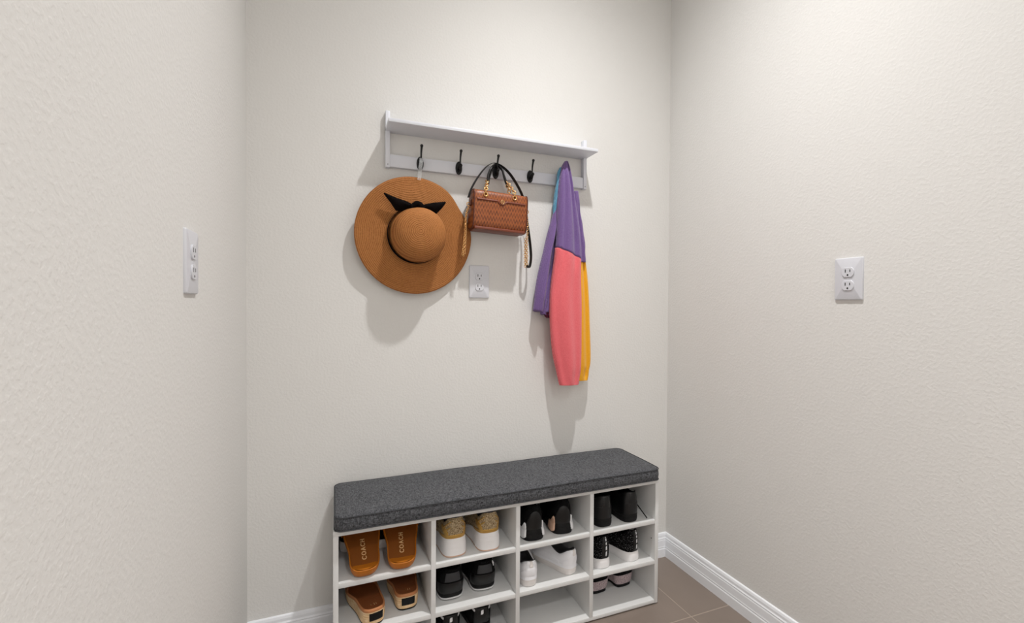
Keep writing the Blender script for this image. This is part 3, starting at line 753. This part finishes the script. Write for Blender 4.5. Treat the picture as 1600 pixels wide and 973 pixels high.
# --- black and white runners (column 3 top)
def runner(label, x, y, rz, inner):
    t = root('sneaker', label, 'sneaker', x, y, 0, rz, group='black running shoes with white heel wings')
    F = ShoeForm(L=.214, W=.104, hs=((0, .036), (.5, .030), (1, .022)), collar=((0, .118), (.4, .090), (1, .094)), flare=1.16, heelw=.86, ow=.56, bulge=.003)
    build_sole('sole', F, M['blackrub'], t, grooves=(.55,)); build_upper('upper', F, M['black'], t); build_lining(F, M['lining'], t); laces(F, M['black'], t)
    patch('heel_counter', F.upper, -34, 34, .02, .62, .0030, M['blacksmooth'], t, nu=20, shape=lambda u: (.01, .62-.5*abs(2*u-1)**2))
    patch('pull_tab', F.upper, -11, 11, .64, 1.0, .0035, M['black'], t)
    for s, mm in ((1, 'white'), (-1, inner)):
        patch('heel_wing', F.sole, s*31, s*66, .1, 1.0, .0052, M[mm], t, nu=16, shape=lambda u: (.15+.2*abs(2*u-1)**2, 1.0))
        patch('heel_wing', F.upper, s*30, s*66, .0, .4, .0048, M[mm], t, nu=16, shape=lambda u: (0, .03+.30*(1-abs(2*u-.7))*(1-u)))
    return t
runner('black running shoe with white heel wings, left one beside the divider', -.770, -.246, D(-4), 'white')
runner('black running shoe with white heel wings, right one of the pair', -.656, -.240, D(-10), 'beigeside')  # beige inner wing: warm shade put into the white wing's colour

# --- white leather sneakers (column 3 middle)
def white_sneaker(label, x, y, rz):
    t = root('sneaker', label, 'sneaker', x, y, 1, rz, group='white leather sneakers')
    F = ShoeForm(L=.226, W=.090, hs=((0, .030), (.5, .026), (1, .022)), collar=((0, .086), (.4, .062), (1, .078)), flare=1.01, heelw=.84, ow=.62, bulge=.004, spring=.008)
    build_sole('sole', F, M['offwhite'], t, v1=.78, grooves=(.7,)); build_sole('foxing', F, M['whiteleather'], t, v0=.78, v1=1.10, grow=.0012)
    build_upper('upper', F, M['whiteleather'], t); build_lining(F, M['lining_grey'], t); laces(F, M['white'], t, tongue=M['whiteleather'])
    patch('heel_counter', F.upper, -50, 50, .02, .5, .0016, M['whiteleather'], t, nu=22, shape=lambda u: (.02, .60-.35*abs(2*u-1)))
    patch('heel_tab', F.upper, -24, 24, .66, .98, .0024, M['whiteleather'], t)
    patch('heel_strip', F.upper, -6, 6, .52, .98, .0036, M['offwhite'], t, nu=6)
    for s in (1, -1):
        patch('side_overlay', F.upper, s*62, s*118, .05, .6, .0014, M['whiteleather'], t, nu=20, shape=lambda u: (.04, .25+.55*u))
    return t
white_sneaker('white leather sneaker with its heel facing front, left one beside the divider', -.787, -.254, D(-3))
white_sneaker('white leather sneaker turned slightly sideways, right of the pair', -.612, -.240, D(20))

# --- black leather ankle shoes (column 4 top)
def leather_shoe(label, x, y, rz, lace):
    t = root('leather_shoe', label, 'shoe', x, y, 0, rz, group='black leather shoes in the top right cubby')
    F = ShoeForm(L=.228, W=.102, hs=((0, .024), (.4, .018), (1, .014)), collar=((0, .112), (.4, .092), (1, .098)), flare=1.03, heelw=.86, ow=.66, bulge=.002)
    build_sole('sole', F, M['blackrub'], t, grooves=(.5,)); build_upper('upper', F, M['blacksmooth'], t); build_lining(F, M['lining'], t); laces(F, M['black'], t)
    patch('heel_counter', F.upper, -40, 40, .03, .42, .0018, M['blacksmooth'], t, nu=20)
    patch('back_strip', F.upper, -17, 17, .42, .95, .0024, M['blacksmooth'], t, nu=14)
    patch('welt', F.upper, -70, 70, .0, .06, .0028, M['blackrub'], t, nu=26, nv=3)
    if lace:
        tube('loose_lace', [F.upper(D(95), .8), F.upper(D(80), .6)+Vector((.012, 0, 0)), Vector((.052, .07, .055)), Vector((.060, .035, .028)), Vector((.070, .006, .003))], .0020, M['black'], t, n=8)
    return t
leather_shoe('black leather shoe in the top right cubby, left one beside the divider', -.484, -.254, D(1), False)
leather_shoe('black leather shoe in the top right cubby with a loose lace trailing', -.372, -.256, D(-1), True)

# --- black knit sneakers with white soles (column 4 middle)
def knit_sneaker(label, x, y, rz):
    t = root('sneaker', label, 'sneaker', x, y, 1, rz, group='black knit sneakers with white soles')
    F = ShoeForm(L=.222, W=.100, hs=((0, .034), (.5, .028), (1, .022)), collar=((0, .114), (.4, .086), (1, .094)), flare=1.10, heelw=.84, ow=.56, bulge=.003)
    build_sole('sole', F, M['whitefoam'], t, grooves=(.8,)); build_upper('upper', F, M['knitblack'], t); build_lining(F, M['lining'], t); laces(F, M['black'], t)
    patch('heel_strip', F.upper, -7, 12, .04, .98, .0024, M['blacksmooth'], t, nu=6, nv=12)
    for a, b_ in ((.10, .26), (.30, .46), (.50, .62), (.66, .84), (.88, .95)):
        patch('white_mark', F.upper, 2, 7.5, a, b_, .0036, M['white'], t, nu=3, nv=4)
    return t
knit_sneaker('black knit sneaker with white sole, left one beside the divider', -.489, -.248, D(-1))
knit_sneaker('black knit sneaker with white sole, right one angled towards the left', -.352, -.246, D(9))

# --- mauve-soled shoes (column 4 bottom)
def mauve_shoe(label, x, y, rz):
    t = root('slip_on_shoe', label, 'shoe', x, y, 2, rz, tilt=D(-2), group='black slip-on shoes with mauve soles', dz=.009)
    F = ShoeForm(L=.146, W=.114, hs=((0, .042), (.5, .030), (1, .022)), collar=((0, .082), (.4, .066), (1, .062)), flare=.90, heelw=.94, ow=.68, bulge=.004, spring=.0)
    build_sole('sole', F, M['mauve'], t, v0=.08, v1=1.0); build_sole('outsole', F, M['blackrub'], t, v0=-.18, v1=.1)
    build_upper('upper', F, M['black'], t); build_lining(F, M['lining'], t)
    patch('heel_trim', F.upper, -50, 50, .84, .99, .0022, M['blacksmooth'], t, nu=20)
    return t
mauve_shoe('black slip-on shoe with textured mauve sole, left one in the bottom right cubby', -.450, -.172, D(4))
mauve_shoe('black slip-on shoe with textured mauve sole, right one in the bottom right cubby', -.335, -.170, D(4))

# --- tan slides leaning on a dark sneaker (column 1 top)
def slide(label, x, y, rz, tilt):
    t = root('slide_sandal', label, 'sandal', x, y, 0, rz, tilt=tilt, group='tan slides lettered COACH')
    F = ShoeForm(L=.238, W=.116, hs=((0, .027), (1, .027)), flare=.97, heelw=.94, spring=.0)
    rows = [[F.sole(2*PI*k/NS, v) for k in range(NS)] for v in (0, .1, .3, .5, .7, .9, 1.0)]
    def inner(f, dz, el=0):
        r = []
        for k in range(NS):
            x_, y_, tt = F.out(2*PI*k/NS, f); r.append(Vector((x_, y_, F.hs(tt)+dz)))
        return r
    rows += [inner(.955, .0006), inner(.925, -.0008), inner(.89, -.0062)]
    grid_mesh('sole', rows, M['tan'], t, sharp=math.radians(60), cap1=False)
    footbed('footbed', F, M['tan_bed'], t, .91, -.0052)
    # raised heel lip inside the rim
    rows = []
    for i in range(9):
        u = i/8; r = []
        for j in range(21):
            w_ = -1+2*j/20; yb = .0065+.012*abs(w_)**2.4; ye = .036-.004*(1-w_*w_); yy = yb+(ye-yb)*u
            tt = yy/F.L; uu = 2*tt-1; cap = max(.02, 1-abs(uu)**F.e)**(1/F.e); hw_ = F.W/2*F.hw(tt)*cap*.90
            r.append(Vector((w_*hw_+.004*math.sin(PI*tt), yy, F.hs(tt)-.0010-.0046*u**1.3)))
        rows.append(r)
    grid_mesh('heel_cup', rows, M['tan'], t, close_u=False)
    # strap
    rows = []
    for i in range(13):
        u = i/12; yy = .158+.062*u
        r = []
        tt = yy/F.L; hw_ = F.W/2*F.hw(tt)*.985+.002
        for j in range(25):
            a = PI*j/24; hgt = .046-.008*u
            r.append(Vector((-math.cos(a)*hw_+.003, yy+.018*math.sin(a)*(1-u)*.9, .012+math.sin(a)**.75*hgt+.010*(math.sin(a)))))
        rows.append(r)
    st = grid_mesh('strap', rows, M['tan'], t, close_u=False)
    so = st.modifiers.new('t', 'SOLIDIFY'); so.thickness = .004; so.offset = 0
    tx = text_mesh('lettering', 'COACH', .0190, .0006, M['letter'], t, (.003, .087, .0226), (0, 0, PI/2), 1.32, .0003)
    return t
slide('tan moulded slide lettered COACH, left one beside the bench side panel', -1.331, -.2665, D(3), D(19.5))
slide('tan moulded slide lettered COACH, right one of the pair', -1.224, -.2665, D(-4), D(19.5))
# the dark sneaker lying crosswise behind them
t = root('sneaker', 'black sneaker with pale textured sole lying crosswise behind the tan slides', 'sneaker', -1.402, -.074, 0, D(-90))
F = ShoeForm(L=.238, W=.072, hs=((0, .032), (.5, .029), (1, .026)), collar=((0, .056), (.35, .050), (1, .054)), heelw=.86, ow=.5, bulge=-.002, spring=.01)
build_sole('sole', F, M['offwhite'], t); build_upper('upper', F, M['black'], t); build_lining(F, M['lining'], t)

# --- platform mules (column 1 middle)
def mule(label, x, y, rz, L):
    t = root('platform_mule', label, 'mule', x, y, 1, rz, group='brown mules with pale ridged platform soles')
    F = ShoeForm(L=L, W=.101, hs=((0, .050), (.35, .046), (.7, .034), (1, .030)), collar=((0, .052), (.4, .052), (1, .07)), flare=.99, heelw=.90, ow=.6, spring=.004)
    build_sole('outsole', F, M['blackrub'], t, v0=-.0, v1=.10)
    build_sole('sole', F, M['jute'], t, v0=.10, v1=.86, grooves=(.28, .42, .56, .70), gd=.0022, cap=False)
    def inner(f, dz):
        r = []
        for k in range(NS):
            x_, y_, tt = F.out(2*PI*k/NS, f); r.append(Vector((x_, y_, F.hs(tt)+dz)))
        return r
    grid_mesh('rand', [inner(.97, -.010), inner(.985, -.007), inner(.985, -.002), inner(.965, .0012), inner(.90, .0016), inner(.87, -.001), inner(.86, -.006)], M['mule_rim'], t, cap0=False, cap1=False)
    footbed('footbed', F, M['mule'], t, .88, -.0036)
    rows = []
    for i in range(15):
        u = i/14; yy = F.L*(.64+.31*u); tt = yy/F.L; r = []
        u_ = 2*tt-1; cap = max(.05, (1-abs(u_)**2.7))**(1/2.7)
        hw_ = F.W/2*F.hw(tt)*cap*.95
        for j in range(25):
            a = PI*j/24; r.append(Vector((-math.cos(a)*hw_+.004, yy+.020*math.sin(a)*(1-u), F.hs(tt)-.004+math.sin(a)**.7*(.044-.026*u))))
        rows.append(r)
    v_ = grid_mesh('vamp', rows, M['mule'], t, close_u=False); so = v_.modifiers.new('t', 'SOLIDIFY'); so.thickness = .003; so.offset = 0
    patch('heel_badge', F.sole, -16, 20, .34, .80, .0022, M['blackrub'], t, nu=14)
    bm = bmesh.new(); bmesh.ops.create_cone(bm, cap_ends=True, segments=14, radius1=.0022, radius2=.0022, depth=.0006)
    o = from_bm('gold_stamp', bm, M['gold'], t); o.location = (-.004, .036, F.hs(.12)-.0022)
    for dx, ln in ((.006, .010), (.012, .007)):
        o = box('gold_stamp', dx-.0006, dx+.0006, .036-ln/2, .036+ln/2, 0, .0004, M['letter'], t, 0); o.location.z = F.hs(.12)-.0026
    return t
mule('brown platform mule with black heel badge, left one nearest the bench side', -1.300, -.262, D(13), .236)
mule('brown platform mule with black heel badge, right one standing further back', -1.200, -.226, D(2), .204)

# ------------------------------------------------------------------ lights
def downlight(x, y, power, size, label, lobe, z=ZC):
    t = thing('recessed_downlight', label, 'ceiling light', (x, y, z))
    rows = []
    for r, dz in ((.092, 0), (.092, -.004), (.086, -.007), (.070, -.006), (.062, -.002)):
        rows.append([Vector((r*math.cos(2*PI*k/48), r*math.sin(2*PI*k/48), dz)) for k in range(48)])
    grid_mesh('trim_ring', rows, M['ceil'], t, cap0=False, cap1=False)
    e = mat('lamp_lens', (255, 250, 240), .5); b = e.node_tree.nodes['Principled BSDF']
    b.inputs['Emission Color'].default_value = (1, .97, .92, 1); b.inputs['Emission Strength'].default_value = 2
    bm = bmesh.new(); bmesh.ops.create_circle(bm, cap_ends=True, segments=40, radius=.066)
    for v in bm.verts: v.co.z = -.0025
    from_bm('lens', bm, e, t)
    ld = bpy.data.lights.new('lamp', 'AREA'); ld.shape = 'DISK'; ld.size = size; ld.energy = power; ld.color = (1, .99, .98)
    # beam lobe of a recessed reflector lamp: intensity falls off with the angle from straight down
    ld.use_nodes = True; N, Lk = ld.node_tree.nodes, ld.node_tree.links; em = N['Emission']
    g = N.new('ShaderNodeNewGeometry'); vm = N.new('ShaderNodeVectorMath'); vm.operation = 'DOT_PRODUCT'
    Lk.new(g.outputs['Normal'], vm.inputs[0]); Lk.new(g.outputs['Incoming'], vm.inputs[1])
    ab = N.new('ShaderNodeMath'); ab.operation = 'ABSOLUTE'; Lk.new(vm.outputs['Value'], ab.inputs[0])
    pw = N.new('ShaderNodeMath'); pw.operation = 'POWER'; pw.inputs[1].default_value = lobe; Lk.new(ab.outputs[0], pw.inputs[0]); Lk.new(pw.outputs[0], em.inputs['Strength'])
    lo = bpy.data.objects.new('lamp', ld); C.objects.link(lo); lo.parent = t; lo.location = (0, 0, -.012)
    return t
downlight(-.69, -.765, 43, .06, 'round recessed ceiling downlight in front of the coat rack', 3.4)
downlight(-.84, -2.8, 56, .13, 'added unseen fill downlight above the middle of the hallway', 3)  # invented fill lamp behind the camera, lifts the ambient light
downlight(-.84, -4.1, 84, .13, 'added unseen fill downlight at the far end of the hallway', 3)  # second invented fill lamp, further back, for more bounced light

w = bpy.data.worlds.new('world'); bpy.context.scene.world = w; w.use_nodes = True
w.node_tree.nodes['Background'].inputs['Color'].default_value = (.8, .82, .85, 1)
w.node_tree.nodes['Background'].inputs['Strength'].default_value = .4

# ------------------------------------------------------------------ camera
cd = bpy.data.cameras.new('camera'); co = bpy.data.objects.new('camera', cd); C.objects.link(co)
cd.sensor_width = 36; cd.sensor_fit = 'HORIZONTAL'; cd.lens = 710.391/1600*36; cd.clip_start = .02
Rm = ((.9319458, -.3625505, .0058398), (.0002555, -.0154488, -.9998806), (.3625974, .9318361, -.0143049))
r_, d_, f_ = (Vector(v) for v in Rm)
mm = Matrix((r_, -d_, -f_)).transposed()
co.matrix_world = Matrix.Translation((-1.4150, -1.6735, 1.1407)) @ mm.to_4x4()
sc = bpy.context.scene; sc.camera = co
sc.view_settings.view_transform = 'Standard'; sc.view_settings.look = 'None'
sc.view_settings.exposure = 0.0; sc.view_settings.gamma = 1; sc.view_settings.use_curve_mapping = False
